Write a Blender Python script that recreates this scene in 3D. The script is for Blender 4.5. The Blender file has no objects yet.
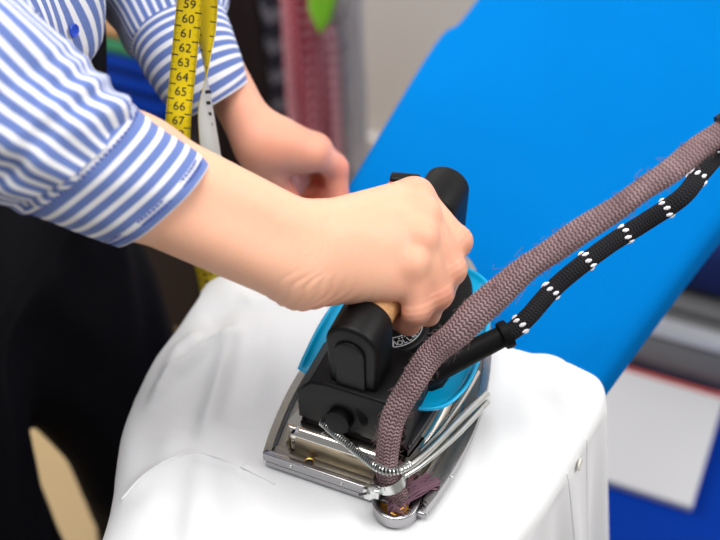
import bpy, bmesh, math, random
import numpy as np
from mathutils import Vector, Matrix
random.seed(7); rng = np.random.RandomState(5)
PI = math.pi
SC = bpy.context.scene
COL = SC.collection

# ------------------------------------------------------------------ camera
cam_d = bpy.data.cameras.new('camera'); cam = bpy.data.objects.new('camera', cam_d); COL.objects.link(cam)
SC.camera = cam
CAM = np.array([.207, -.401, 1.60]); PITCH = math.radians(46); YAW = math.radians(24.94); ROLL = math.radians(-2.5)
hd = np.array([-math.sin(YAW), math.cos(YAW), 0.])
FW = hd * math.cos(PITCH) + np.array([0, 0, -math.sin(PITCH)])
R0 = np.array([math.cos(YAW), math.sin(YAW), 0.]); U0 = np.cross(R0, FW)
RT = R0 * math.cos(ROLL) + U0 * math.sin(ROLL); UP = -R0 * math.sin(ROLL) + U0 * math.cos(ROLL)
cam.matrix_world = Matrix(((RT[0], UP[0], -FW[0], CAM[0]), (RT[1], UP[1], -FW[1], CAM[1]), (RT[2], UP[2], -FW[2], CAM[2]), (0, 0, 0, 1)))
cam_d.sensor_width = 36; cam_d.lens = 65; cam_d.clip_start = .02; cam_d.clip_end = 30
cam_d.dof.use_dof = True; cam_d.dof.focus_distance = .80; cam_d.dof.aperture_fstop = 5.0

# ------------------------------------------------------------------ light
W = bpy.data.worlds.new('daylight'); SC.world = W; W.use_nodes = True
W.node_tree.nodes['Background'].inputs[0].default_value = (.93, .96, 1.0, 1)
W.node_tree.nodes['Background'].inputs[1].default_value = .40
def area(name, loc, target, size, power, color):
    l = bpy.data.lights.new(name, 'AREA'); l.shape = 'RECTANGLE'; l.size, l.size_y = size; l.energy = power; l.color = color
    o = bpy.data.objects.new(name, l); COL.objects.link(o); o.location = loc
    o.rotation_euler = (Vector(target) - Vector(loc)).to_track_quat('-Z', 'Y').to_euler(); return o
area('window_light', (1.7, .55, 2.35), (0, .15, .95), (1.1, .9), 37, (1, .985, .96))
area('ceiling_lamp_light', (-.15, .05, 2.55), (-.05, .15, .9), (1.0, 1.0), 31, (1, .98, .95))
area('wall_fill_light', (-1.35, .60, 1.55), (-.55, 1.25, .45), (.9, .9), 30, (1, .97, .92))  # added fill lamp brightening the back wall and garments, no actual window here
SC.view_settings.view_transform = 'Standard'; SC.view_settings.look = 'None'
SC.view_settings.exposure = -.36; SC.view_settings.gamma = 1; SC.view_settings.use_curve_mapping = False

# ------------------------------------------------------------------ materials
def nodes(name):
    m = bpy.data.materials.new(name); m.use_nodes = True; nt = m.node_tree
    return m, nt, nt.nodes['Principled BSDF']
def mat(name, col, rough=.5, metal=0, spec=.5, bump=0, bscale=200, var=0, vscale=8, coat=0, sss=0, trans=0, sheen=0, coords='Object'):
    m, nt, b = nodes(name)
    b.inputs['Base Color'].default_value = (*col, 1); b.inputs['Roughness'].default_value = rough; b.inputs['Metallic'].default_value = metal
    b.inputs['Specular IOR Level'].default_value = spec; b.inputs['Coat Weight'].default_value = coat
    if sheen: b.inputs['Sheen Weight'].default_value = sheen
    if sss:
        b.inputs['Subsurface Weight'].default_value = sss; b.inputs['Subsurface Radius'].default_value = (1, .35, .2); b.inputs['Subsurface Scale'].default_value = .004
    tc = nt.nodes.new('ShaderNodeTexCoord')
    if bump:
        n = nt.nodes.new('ShaderNodeTexNoise'); n.inputs['Scale'].default_value = bscale; n.inputs['Detail'].default_value = 4
        nt.links.new(tc.outputs[coords], n.inputs['Vector'])
        bp = nt.nodes.new('ShaderNodeBump'); bp.inputs['Strength'].default_value = bump; bp.inputs['Distance'].default_value = .001
        nt.links.new(n.outputs['Fac'], bp.inputs['Height']); nt.links.new(bp.outputs[0], b.inputs['Normal'])
    if var:
        n = nt.nodes.new('ShaderNodeTexNoise'); n.inputs['Scale'].default_value = vscale; n.inputs['Detail'].default_value = 5
        nt.links.new(tc.outputs[coords], n.inputs['Vector'])
        mx = nt.nodes.new('ShaderNodeMix'); mx.data_type = 'RGBA'
        mx.inputs[6].default_value = (*[c * (1 - var) for c in col], 1); mx.inputs[7].default_value = (*[min(1, c * (1 + var)) for c in col], 1)
        nt.links.new(n.outputs['Fac'], mx.inputs[0]); nt.links.new(mx.outputs[2], b.inputs['Base Color'])
    return m
def math_node(nt, op, a, b=None, c=None):
    n = nt.nodes.new('ShaderNodeMath'); n.operation = op
    for i, v in enumerate((a, b, c)):
        if v is None: continue
        if isinstance(v, (int, float)): n.inputs[i].default_value = v
        else: nt.links.new(v, n.inputs[i])
    return n.outputs[0]
def mix_col(nt, fac, a, b):
    mx = nt.nodes.new('ShaderNodeMix'); mx.data_type = 'RGBA'
    for i, v in ((0, fac), (6, a), (7, b)):
        if isinstance(v, tuple): mx.inputs[i].default_value = (*v, 1)
        elif isinstance(v, (int, float)): mx.inputs[i].default_value = v
        else: nt.links.new(v, mx.inputs[i])
    return mx.outputs[2]
def striped(name, period, axis='u', white=.42):
    """striped shirting: stripes follow the UV map, in metres"""
    m, nt, b = nodes(name); b.inputs['Roughness'].default_value = .85; b.inputs['Specular IOR Level'].default_value = .15
    b.inputs['Sheen Weight'].default_value = .15
    uv = nt.nodes.new('ShaderNodeUVMap'); sp = nt.nodes.new('ShaderNodeSeparateXYZ'); nt.links.new(uv.outputs[0], sp.inputs[0])
    x = sp.outputs[0 if axis == 'u' else 1]
    s = math_node(nt, 'FRACT', math_node(nt, 'DIVIDE', x, period))
    d = math_node(nt, 'ABSOLUTE', math_node(nt, 'SUBTRACT', s, .5))            # 0 at stripe centre
    k = math_node(nt, 'MULTIPLY', math_node(nt, 'SUBTRACT', white / 2, d), 25.)
    k = math_node(nt, 'ADD', k, .5); k.node.use_clamp = True
    n = nt.nodes.new('ShaderNodeTexNoise'); n.inputs['Scale'].default_value = 1
    sc = nt.nodes.new('ShaderNodeVectorMath'); sc.operation = 'MULTIPLY'; sc.inputs[1].default_value = (2500, 300, 300) if axis == 'u' else (300, 2500, 300)
    nt.links.new(uv.outputs[0], sc.inputs[0]); nt.links.new(sc.outputs[0], n.inputs['Vector'])
    blue = mix_col(nt, n.outputs['Fac'], (.09, .15, .42), (.20, .28, .60))
    nt.links.new(mix_col(nt, k, blue, (.86, .86, .90)), b.inputs['Base Color'])
    bp = nt.nodes.new('ShaderNodeBump'); bp.inputs['Strength'].default_value = .25; bp.inputs['Distance'].default_value = .0005
    nt.links.new(n.outputs['Fac'], bp.inputs['Height']); nt.links.new(bp.outputs[0], b.inputs['Normal'])
    return m
def skin_mat():
    m, nt, b = nodes('skin'); b.inputs['Roughness'].default_value = .48; b.inputs['Specular IOR Level'].default_value = .35
    b.inputs['Subsurface Weight'].default_value = .35; b.inputs['Subsurface Radius'].default_value = (1, .3, .15); b.inputs['Subsurface Scale'].default_value = .005
    tc = nt.nodes.new('ShaderNodeTexCoord')
    a = nt.nodes.new('ShaderNodeAttribute'); a.attribute_name = 'flush'
    n = nt.nodes.new('ShaderNodeTexNoise'); n.inputs['Scale'].default_value = 45; n.inputs['Detail'].default_value = 6
    nt.links.new(tc.outputs['Object'], n.inputs['Vector'])
    f = math_node(nt, 'ADD', a.outputs['Fac'], math_node(nt, 'MULTIPLY', math_node(nt, 'SUBTRACT', n.outputs['Fac'], .5), .5)); f.node.use_clamp = True
    nt.links.new(mix_col(nt, f, (.86, .48, .325), (.80, .24, .17)), b.inputs['Base Color'])
    # fine pores and the long skin creases
    n2 = nt.nodes.new('ShaderNodeTexNoise'); n2.inputs['Scale'].default_value = 900; n2.inputs['Detail'].default_value = 3
    nt.links.new(tc.outputs['Object'], n2.inputs['Vector'])
    bp = nt.nodes.new('ShaderNodeBump'); bp.inputs['Strength'].default_value = .18; bp.inputs['Distance'].default_value = .0006
    nt.links.new(n2.outputs['Fac'], bp.inputs['Height'])
    vo = nt.nodes.new('ShaderNodeTexVoronoi'); vo.feature = 'DISTANCE_TO_EDGE'; vo.inputs['Scale'].default_value = 420
    nt.links.new(tc.outputs['Object'], vo.inputs['Vector'])
    bp2 = nt.nodes.new('ShaderNodeBump'); bp2.inputs['Strength'].default_value = .12; bp2.inputs['Distance'].default_value = .0006
    nt.links.new(vo.outputs['Distance'], bp2.inputs['Height']); nt.links.new(bp.outputs[0], bp2.inputs['Normal'])
    nt.links.new(bp2.outputs[0], b.inputs['Normal'])
    return m
def weave_mat(name, c1, c2, scale_u, scale_v, rough=.8, bump=.5):
    """braid: crossing diagonal strands in UV space"""
    m, nt, b = nodes(name); b.inputs['Roughness'].default_value = rough; b.inputs['Specular IOR Level'].default_value = .2
    uv = nt.nodes.new('ShaderNodeUVMap'); sp = nt.nodes.new('ShaderNodeSeparateXYZ'); nt.links.new(uv.outputs[0], sp.inputs[0])
    U = math_node(nt, 'MULTIPLY', sp.outputs[0], scale_u); V = math_node(nt, 'MULTIPLY', sp.outputs[1], scale_v)
    tri = math_node(nt, 'ABSOLUTE', math_node(nt, 'SUBTRACT', math_node(nt, 'FRACT', U), .5))
    a = math_node(nt, 'SINE', math_node(nt, 'ADD', V, math_node(nt, 'MULTIPLY', tri, 6.5)))
    row = math_node(nt, 'SINE', math_node(nt, 'MULTIPLY', tri, 2 * PI)); row = math_node(nt, 'ADD', math_node(nt, 'MULTIPLY', row, .55), .45)
    h = math_node(nt, 'MULTIPLY', math_node(nt, 'MULTIPLY', math_node(nt, 'ADD', a, 1.25), .45), row)
    n = nt.nodes.new('ShaderNodeTexNoise'); n.inputs['Scale'].default_value = 60
    tc = nt.nodes.new('ShaderNodeTexCoord'); nt.links.new(tc.outputs['Object'], n.inputs['Vector'])
    f = math_node(nt, 'MULTIPLY', h, math_node(nt, 'ADD', n.outputs['Fac'], .45)); f.node.use_clamp = True
    nt.links.new(mix_col(nt, f, c1, c2), b.inputs['Base Color'])
    bp = nt.nodes.new('ShaderNodeBump'); bp.inputs['Strength'].default_value = bump; bp.inputs['Distance'].default_value = .0015
    nt.links.new(h, bp.inputs['Height']); nt.links.new(bp.outputs[0], b.inputs['Normal'])
    return m
def check_mat(name, base, line, period, width=.4, var=0):
    m, nt, b = nodes(name); b.inputs['Roughness'].default_value = .9
    uv = nt.nodes.new('ShaderNodeUVMap'); sp = nt.nodes.new('ShaderNodeSeparateXYZ'); nt.links.new(uv.outputs[0], sp.inputs[0])
    fs = []
    for i in (0, 1):
        s = math_node(nt, 'FRACT', math_node(nt, 'DIVIDE', sp.outputs[i], period)); fs.append(math_node(nt, 'LESS_THAN', s, width))
    f = math_node(nt, 'MULTIPLY', math_node(nt, 'ADD', fs[0], fs[1]), .5)
    nt.links.new(mix_col(nt, f, base, line), b.inputs['Base Color'])
    return m
def brushed(name, col, rough, axis=(1, 40, 40)):
    m, nt, b = nodes(name); b.inputs['Metallic'].default_value = 1; b.inputs['Roughness'].default_value = rough
    tc = nt.nodes.new('ShaderNodeTexCoord'); sc = nt.nodes.new('ShaderNodeVectorMath'); sc.operation = 'MULTIPLY'; sc.inputs[1].default_value = axis
    nt.links.new(tc.outputs['Object'], sc.inputs[0]); n = nt.nodes.new('ShaderNodeTexNoise'); n.inputs['Scale'].default_value = 30; n.inputs['Detail'].default_value = 6
    nt.links.new(sc.outputs[0], n.inputs['Vector'])
    nt.links.new(mix_col(nt, n.outputs['Fac'], tuple(c * .9 for c in col), tuple(min(1, c * 1.06) for c in col)), b.inputs['Base Color'])
    r = math_node(nt, 'ADD', math_node(nt, 'MULTIPLY', n.outputs['Fac'], .12), rough - .06); r.node.use_clamp = True
    nt.links.new(r, b.inputs['Roughness'])
    return m
M = dict(
    pad=mat('blue_felt', (.0, .150, .47), .9, spec=.02, bump=.5, bscale=500, var=.10, vscale=5),
    white=mat('white_cotton', (.86, .87, .885), .85, spec=.1, bump=.22, bscale=900),
    stripe_u=striped('striped_shirting_long', .0082, 'u'), stripe_v=striped('striped_shirting_round', .0088, 'v', .40),
    stripe_f=striped('striped_shirting_fine', .0062, 'v', .42),
    stripe_t=striped('striped_shirting_torso', .0088, 'u'),
    black_cloth=mat('black_cloth', (.006, .006, .009), .9, spec=.15, bump=.3, bscale=400),
    skin=skin_mat(), hair=mat('brown_hair', (.08, .045, .025), .5, bump=.6, bscale=300),
    black=mat('black_plastic', (.003, .003, .0035), .45, spec=.24, bump=.2, bscale=1200),
    black2=mat('black_rubber', (.003, .003, .004), .55, spec=.15, bump=.2, bscale=700),
    cork=mat('cork', (.62, .33, .14), .75, bump=.6, bscale=500, var=.45, vscale=350),
    shield=mat('sky_blue_plastic', (.0, .50, .92), .28, spec=.5, coat=.2),
    chrome=mat('chrome', (.74, .70, .64), .14, metal=1, var=.12, vscale=60),
    steel=brushed('brushed_steel', (.40, .39, .40), .24), steel2=brushed('worn_steel', (.30, .28, .25), .36),
    aged=mat('aged_chrome', (.36, .30, .21), .33, metal=1, var=.3, vscale=90, bump=.1, bscale=150),
    zinc=mat('zinc_wire', (.66, .68, .66), .28, metal=1, var=.15, vscale=200),
    brass=mat('aged_brass', (.55, .27, .06), .35, metal=1, var=.4, vscale=300),
    dark=mat('dark_metal', (.035, .033, .035), .45, metal=.6),
    red=mat('red_plastic', (.75, .02, .03), .4), dialw=mat('white_print', (.80, .86, .88), .6),
    hose=weave_mat('mauve_braid', (.10, .048, .058), (.66, .46, .47), 2.2, 2700., bump=1.0),
    fray=mat('frayed_thread', (.20, .10, .14), .8), cord=weave_mat('black_braid', (.004, .004, .005), (.022, .022, .028), 1.3, 3200., bump=.4),
    fleck=mat('white_thread', (.85, .83, .86), .7),
    yellow=mat('yellow_tape_vinyl', (.86, .63, .0), .5), greytape=mat('grey_tape_back', (.62, .62, .58), .5), ink=mat('black_ink', (.01, .01, .012), .6),
    wall=mat('grey_plaster', (.80, .765, .75), .9, bump=.2, bscale=60, var=.05, vscale=3),
    floor=mat('tan_linoleum', (.40, .28, .13), .55, var=.12, vscale=3, bump=.1, bscale=80),
    grey=mat('grey_steel_sheet', (.20, .20, .21), .45, metal=.3), silver=mat('silver_rail', (.75, .78, .82), .3, metal=.5),
    board_white=mat('white_board', (.66, .66, .69), .6), redline=mat('red_edging', (.70, .12, .10), .5),
    royal=mat('royal_blue_lacquer', (.0, .035, .33), .5, spec=.1), navy=mat('navy_cloth', (.0, .016, .14), .8),
    thread=mat('white_stitching', (.78, .79, .82), .8), blue_thread=mat('blue_stitching', (.04, .09, .42), .8),
    btn_white=mat('pearl_button', (.80, .78, .70), .25, coat=.4), btn_blue=mat('blue_button', (.01, .06, .55), .35, coat=.3),
    green=mat('green_cloth', (.20, .55, .02), .9), teal=mat('green_cloth_dark', (.03, .22, .10), .9), peach=mat('peach_cloth', (.72, .42, .22), .9),
    plaid=check_mat('grey_plaid_cloth', (.05, .05, .08), (.62, .64, .74), .052, .42), redcheck=check_mat('red_check_cloth', (.42, .03, .07), (.92, .55, .62), .020, .40),
    darkgarment=mat('dark_brown_cloth', (.022, .012, .013), .9), paleblue=mat('pale_grey_cloth', (.66, .66, .70), .9), wood=mat('beech', (.5, .3, .15), .5),
)

# ------------------------------------------------------------------ mesh helpers
def link(name, me, m, parent=None):
    o = bpy.data.objects.new(name, me); COL.objects.link(o)
    if m is not None:
        for k in (m if isinstance(m, (list, tuple)) else [m]): me.materials.append(k)
    if parent is not None: o.parent = parent
    return o
def mesh(name, V, F, m, parent=None, smooth=True, uv=None, merge=0):
    me = bpy.data.meshes.new(name); me.from_pydata([tuple(map(float, v)) for v in V], [], [tuple(map(int, f)) for f in F]); me.update()
    if uv is not None:
        l = me.uv_layers.new(name='UVMap'); k = 0
        flat = []
        for fi, f in enumerate(F):
            for j, vi in enumerate(f): flat += list(uv[fi][j] if not isinstance(uv, np.ndarray) else uv[vi])
        l.data.foreach_set('uv', flat)
    if smooth: me.polygons.foreach_set('use_smooth', [True] * len(me.polygons))
    return link(name, me, m, parent)
class B:
    """collects shapes into one bmesh"""
    def __init__(s): s.bm = bmesh.new()
    def add(s, V, F):
        vs = [s.bm.verts.new(tuple(map(float, v))) for v in V]
        for f in F:
            try: s.bm.faces.new([vs[int(i)] for i in f])
            except ValueError: pass
        return s
    def box(s, c, d, rot=None, bev=0):
        r = bmesh.ops.create_cube(s.bm, size=1); vs = r['verts']
        Mx = Matrix.Translation(Vector(c)) @ (rot.to_4x4() if rot is not None else Matrix.Identity(4)) @ Matrix.Diagonal((*d, 1))
        bmesh.ops.transform(s.bm, matrix=Mx, verts=vs)
        if bev:
            es = list({e for v in vs for e in v.link_edges}); bmesh.ops.bevel(s.bm, geom=es, offset=bev, segments=3, affect='EDGES', profile=.5)
        return s
    def lathe(s, prof, n=32, at=(0, 0, 0), axis=(0, 0, 1), cap=True, knurl=0, kr=(0, 0)):
        q = Vector((0, 0, 1)).rotation_difference(Vector(axis)).to_matrix(); V = []; F = []
        for k, (r, z) in enumerate(prof):
            for j in range(n):
                rr = r
                if knurl and kr[0] <= k <= kr[1]: rr = r - (knurl if j % 2 else 0)
                a = 2 * PI * j / n; V.append(Vector(at) + q @ Vector((rr * math.cos(a), rr * math.sin(a), z)))
        for k in range(len(prof) - 1):
            for j in range(n): F.append((k * n + j, k * n + (j + 1) % n, (k + 1) * n + (j + 1) % n, (k + 1) * n + j))
        if cap: F.append(tuple(range(n))[::-1]); F.append(tuple((len(prof) - 1) * n + j for j in range(n)))
        return s.add(V, F)
    def prism(s, poly, a, b, plane='xy', bev=0, seg=3):
        """extrude a 2D outline between a and b along the third axis"""
        mp = dict(xy=lambda p, t: (p[0], p[1], t), xz=lambda p, t: (p[0], t, p[1]), yz=lambda p, t: (t, p[0], p[1]))[plane]
        n = len(poly); bm = bmesh.new()
        vs = [bm.verts.new(mp(p, a)) for p in poly] + [bm.verts.new(mp(p, b)) for p in poly]
        bm.faces.new(vs[:n][::-1]); bm.faces.new(vs[n:])
        for i in range(n): bm.faces.new((vs[i], vs[(i + 1) % n], vs[n + (i + 1) % n], vs[n + i]))
        bmesh.ops.recalc_face_normals(bm, faces=bm.faces)
        if bev:
            cap = [e for e in bm.edges if len({round(getattr(v.co, dict(xy='z', xz='y', yz='x')[plane]), 6) for v in e.verts}) == 1]
            bmesh.ops.bevel(bm, geom=cap, offset=bev, segments=seg, affect='EDGES', profile=.5)
        me = bpy.data.meshes.new('t'); bm.to_mesh(me); s.bm.from_mesh(me); bpy.data.meshes.remove(me); bm.free(); return s
    def tube(s, pts, r, n=12, cap=True, res=0):
        V, F, _ = tube_geo(pts, r, n, cap, res); return s.add(V, F)
    def done(s, name, m, parent=None, smooth=True, angle=40):
        bmesh.ops.recalc_face_normals(s.bm, faces=s.bm.faces)
        me = bpy.data.meshes.new(name)
        for f in s.bm.faces: f.smooth = smooth
        if smooth:
            for e in s.bm.edges:
                if len(e.link_faces) == 2 and e.calc_face_angle(0) > math.radians(angle): e.smooth = False
        s.bm.to_mesh(me); s.bm.free(); return link(name, me, m, parent)
def catmull(P, res):
    P = np.array(P, float)
    if res <= 1 or len(P) < 3: return P
    Q = np.vstack([2 * P[0] - P[1], P, 2 * P[-1] - P[-2]]); out = []
    for i in range(1, len(Q) - 2):
        for t in np.arange(res) / res:
            a, b, c, d = Q[i - 1], Q[i], Q[i + 1], Q[i + 2]
            out.append(.5 * (2 * b + (c - a) * t + (2 * a - 5 * b + 4 * c - d) * t * t + (3 * b - a - 3 * c + d) * t ** 3))
    out.append(P[-1]); return np.array(out)
def frames(P, ref=(0, 0, 1)):
    T = np.gradient(P, axis=0); T /= np.linalg.norm(T, axis=1)[:, None]
    ref = np.array(ref, float); N = []; n = ref - T[0] * (ref @ T[0])
    if np.linalg.norm(n) < .1: n = np.array([1, 0, 0]) - T[0] * T[0][0]
    for t in T:
        n = n - t * (n @ t); n /= np.linalg.norm(n); N.append(n.copy())
    N = np.array(N); return T, N, np.cross(T, N)
def tube_geo(pts, r, n=12, cap=True, res=0, ref=(0, 0, 1), shape=None):
    pts = np.array(pts, float)
    if not np.isscalar(r): r = np.array(r, float)
    if res:
        if not np.isscalar(r): pr = catmull(np.hstack([pts, r[:, None]]), res); pts, r = pr[:, :3], pr[:, 3]
        else: pts = catmull(pts, res)
    m = len(pts); r = np.full(m, r) if np.isscalar(r) else r
    T, N, Bn = frames(pts, ref); L = np.concatenate([[0], np.cumsum(np.linalg.norm(np.diff(pts, axis=0), axis=1))])
    V = []; UV = []
    for i in range(m):
        for j in range(n + 1):
            a = 2 * PI * j / n; rr = r[i] * (shape(L[i], a) if shape else 1)
            if j < n: V.append(pts[i] + rr * (math.cos(a) * N[i] + math.sin(a) * Bn[i]))
            UV.append((j / n * 2 * PI, L[i]))
    F = []; FU = []
    for i in range(m - 1):
        for j in range(n):
            F.append((i * n + j, i * n + (j + 1) % n, (i + 1) * n + (j + 1) % n, (i + 1) * n + j))
            k = n + 1; FU.append((UV[i * k + j], UV[i * k + j + 1], UV[(i + 1) * k + j + 1], UV[(i + 1) * k + j]))
    if cap:
        F.append(tuple(range(n))[::-1]); FU.append([(0, 0)] * n); F.append(tuple((m - 1) * n + j for j in range(n))); FU.append([(0, 0)] * n)
    return V, F, FU
def tube(name, pts, r, m, parent=None, n=16, res=0, shape=None, cap=True):
    V, F, FU = tube_geo(pts, r, n, cap, res, shape=shape); return mesh(name, V, F, m, parent, uv=FU)
def empty(name, loc=(0, 0, 0), rz=0):
    o = bpy.data.objects.new(name, None); COL.objects.link(o); o.location = loc; o.rotation_euler = (0, 0, rz); o.empty_display_size = .05; return o
def tag(o, label=None, cat=None, group=None, kind=None):
    for k, v in (('label', label), ('category', cat), ('group', group), ('kind', kind)):
        if v: o[k] = v
    return o
def text_mesh(s, size, name='t'):
    cu = bpy.data.curves.new(name, 'FONT'); cu.body = s; cu.size = size; cu.extrude = .00012; cu.align_x = 'CENTER'; cu.align_y = 'CENTER'; cu.resolution_u = 3
    o = bpy.data.objects.new(name, cu); COL.objects.link(o)
    dg = bpy.context.evaluated_depsgraph_get(); me = bpy.data.meshes.new_from_object(o.evaluated_get(dg)); bpy.data.objects.remove(o); bpy.data.curves.remove(cu); return me
def solid(o, t, off=0):
    md = o.modifiers.new('thick', 'SOLIDIFY'); md.thickness = t; md.offset = off; return o
def P(px, py, z):
    """the spot at height z that lies under one measured point of the photograph"""
    d = FW + RT * (px - 360) / 1300. - UP * (py - 270) / 1300.; return CAM + d * ((z - CAM[2]) / d[2])

# ------------------------------------------------------------------ smooth volumes (bodies)
def sd_cone(X, a, b, ra, rb):
    a = np.array(a, float); b = np.array(b, float); ab = b - a; L2 = ab @ ab + 1e-12
    t = np.clip(((X - a) @ ab) / L2, 0, 1); return np.linalg.norm(X - a - t[..., None] * ab, axis=-1) - (ra + (rb - ra) * t)
def smin(a, b, k):
    if k <= 0: return np.minimum(a, b)
    h = np.maximum(k - np.abs(a - b), 0) / k; return np.minimum(a, b) - h * h * k * .25
def volume(lo, hi, h, groups):
    """groups = [(k_join, [(a,b,ra,rb,k), ...])]; every group is blended inside with k, then joined to the whole with k_join"""
    lo = np.array(lo); n = np.ceil((np.array(hi) - lo) / h).astype(int) + 1
    D = np.full(n, .05 if h < .003 else .3, np.float32)
    ax = [lo[i] + h * np.arange(n[i]) for i in range(3)]
    for kj, prims in groups:
        pts = np.array([p for q in prims for p in (q[0], q[1])], float); R = max(max(q[2], q[3]) for q in prims) + (.02 if h < .003 else .08)
        i0 = np.clip(((pts.min(0) - R - lo) / h).astype(int), 0, n); i1 = np.clip(((pts.max(0) + R - lo) / h).astype(int) + 1, 0, n)
        if (i1 <= i0).any(): continue
        G = np.stack(np.meshgrid(*[ax[i][i0[i]:i1[i]] for i in range(3)], indexing='ij'), -1)
        d = None
        for a, b, ra, rb, k in prims:
            e = sd_cone(G, a, b, ra, rb); d = e if d is None else smin(d, e, k)
        sl = tuple(slice(i0[i], i1[i]) for i in range(3)); D[sl] = smin(D[sl], d, kj)
    return D, lo
def nets(D, lo, h):
    S = D < 0; c = S[:-1, :-1, :-1].astype(np.int8)
    corner = [(i, j, k) for i in (0, 1) for j in (0, 1) for k in (0, 1)]
    cnt = sum(S[i:S.shape[0] - 1 + i, j:S.shape[1] - 1 + j, k:S.shape[2] - 1 + k].astype(np.int8) for i, j, k in corner)
    I = np.argwhere((cnt > 0) & (cnt < 8)); idx = -np.ones(cnt.shape, np.int64); idx[tuple(I.T)] = np.arange(len(I))
    acc = np.zeros((len(I), 3)); num = np.zeros(len(I))
    for a in corner:
        for ax_ in range(3):
            if a[ax_]: continue
            b = list(a); b[ax_] = 1
            da = D[tuple((I + a).T)]; db = D[tuple((I + b).T)]; m = (da < 0) != (db < 0)
            t = da / np.where(m, da - db, 1); p = np.array(a, float)[None] + t[:, None] * (np.array(b) - np.array(a))[None]
            acc[m] += p[m]; num[m] += 1
    V = lo + h * (I + acc / num[:, None]); F = []
    for ax_ in range(3):
        o1, o2 = [k for k in range(3) if k != ax_]
        sl = [slice(1, -1)] * 3; sl[ax_] = slice(0, -1); A = S[tuple(sl)]; sl2 = list(sl); sl2[ax_] = slice(1, None); Bq = S[tuple(sl2)]
        if A.shape[ax_] != Bq.shape[ax_]: continue
        E_ = np.argwhere(A != Bq); off = np.ones(3, int); off[ax_] = 0; E_ = E_ + off
        def at_(d1, d2):
            Q = E_.copy(); Q[:, o1] -= d1; Q[:, o2] -= d2; return idx[tuple(Q.T)]
        q = np.stack([at_(1, 1), at_(0, 1), at_(0, 0), at_(1, 0)], 1); ins = S[tuple(E_.T)]
        flip = ins if ax_ != 1 else ~ins
        q[~flip] = q[~flip][:, ::-1]; F.append(q[(q >= 0).all(1)])
    return V, np.vstack(F)
def relax(V, F, it=2, w=.5):
    for _ in range(it):
        acc = np.zeros_like(V); n = np.zeros(len(V))
        for a, b in ((0, 1), (1, 2), (2, 3), (3, 0)):
            np.add.at(acc, F[:, a], V[F[:, b]]); np.add.at(n, F[:, a], 1); np.add.at(acc, F[:, b], V[F[:, a]]); np.add.at(n, F[:, b], 1)
        V = V * (1 - w) + w * acc / n[:, None]
    return V

# ================================================================== ROOM
def slab(name, c, d, m, label=None):
    o = B().box(c, d).done(name, m, smooth=False); o['kind'] = 'structure'
    if label: o['label'] = label
    return o
slab('floor', (-.2, .2, -.025), (5.2, 4.4, .05), M['floor'])
slab('wall_back', (-.2, 1.30, 1.3), (5.2, .1, 2.6), M['wall'])
slab('wall_left', (-2.3, -.1, 1.3), (.1, 2.7, 2.6), M['wall'])
slab('baseboard_back', (-.2, 1.242, .04), (5.2, .014, .08), M['wall'])

# ================================================================== IRONING TABLE
table = tag(empty('ironing_table', (.0, .35, 0)), 'ironing table with a bright blue padded top, under the white shirt and the iron', 'ironing table')
T0 = Vector(table.location)
def rounded(ctrl, res=8): return catmull(list(ctrl) + [ctrl[0]], res)[:-1]
pad_c = [(.118, .172), (.156, .341), (.205, .53), (.262, .72), (.275, .93), (.24, 1.06), (.08, 1.12), (-.06, 1.10), (-.105, .95), (-.112, .70), (-.119, .545), (-.129, .50), (-.126, .30), (-.124, .15), (-.124, .03), (-.113, -.08), (-.07, -.17), (-.01, -.20), (.045, -.155), (.075, -.06), (.095, .05)]
pad = rounded(pad_c, 6)
b = B(); b.prism([(p[0] - T0[0], p[1] - T0[1]) for p in pad], .862, .903, bev=.012, seg=4); top = b.done('padded_top', M['pad'], table)
b = B(); b.prism([((p[0]) * .93 - T0[0], (p[1] - .35) * .96 + .35 - T0[1]) for p in pad], .838, .862, bev=.002); b.done('board_frame', M['navy'], table, angle=30)
b = B(); b.box((-.03, -.16, .587), (.13, .16, .502), bev=.01); b.done('pedestal', M['grey'], table)
b = B()
b.prism([(-.16, -.62), (.52, -.62), (.52, .62), (-.16, .62)], .30, .335, bev=.006); b.done('lower_shelf', M['royal'], table)
for sx, sy in ((-.13, -.58), (.49, -.58), (-.13, .58), (.49, .58)):
    b = B(); b.tube([(sx, sy, 0), (sx, sy, .30)], .016, 16); b.done('leg', M['grey'], table)

# things on the lower shelf
hs = tag(empty('suction_unit', (.20, .78, .3355)), 'grey metal suction unit on the blue lower shelf of the ironing table', 'machine')
b = B(); b.box((0, -.001, .034), (.62, .212, .068), bev=.004); b.done('housing', M['grey'], hs)
b = B(); b.tube([(-.31, -.096, .076), (.31, -.094, .078)], .012, 16); b.done('front_rail', M['silver'], hs)
for sx in (-.29, .29):
    b = B(); b.box((sx, -.089, .072), (.018, .012, .014), bev=.003); b.done('rail_bracket', M['silver'], hs)
b = B(); b.box((0, .02, .074), (.60, .16, .012), bev=.002); b.done('lid', M['grey'], hs)
wp = tag(empty('storage_box', (.06, .575, .3355)), 'flat off-white box with a red back edge on the blue lower shelf', 'box')
b = B(); b.box((.0, .0, .006), (.265, .168, .012), bev=.002); b.done('box_body', M['board_white'], wp)
b = B(); b.box((.0, .0868, .0065), (.265, .0045, .013), bev=.001); b.done('edge_strip', M['redline'], wp, smooth=False)
nb = tag(empty('folded_cloth', (.25, .82, .4205)), 'dark navy folded cloth on top of the grey suction unit', 'cloth')
b = B(); b.box((0, 0, .045), (.48, .16, .09), bev=.02); b.done('cloth_fold', M['navy'], nb)
b = B(); b.box((0.01, .005, .120), (.46, .15, .058), bev=.018); b.done('cloth_fold', M['navy'], nb)

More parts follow.
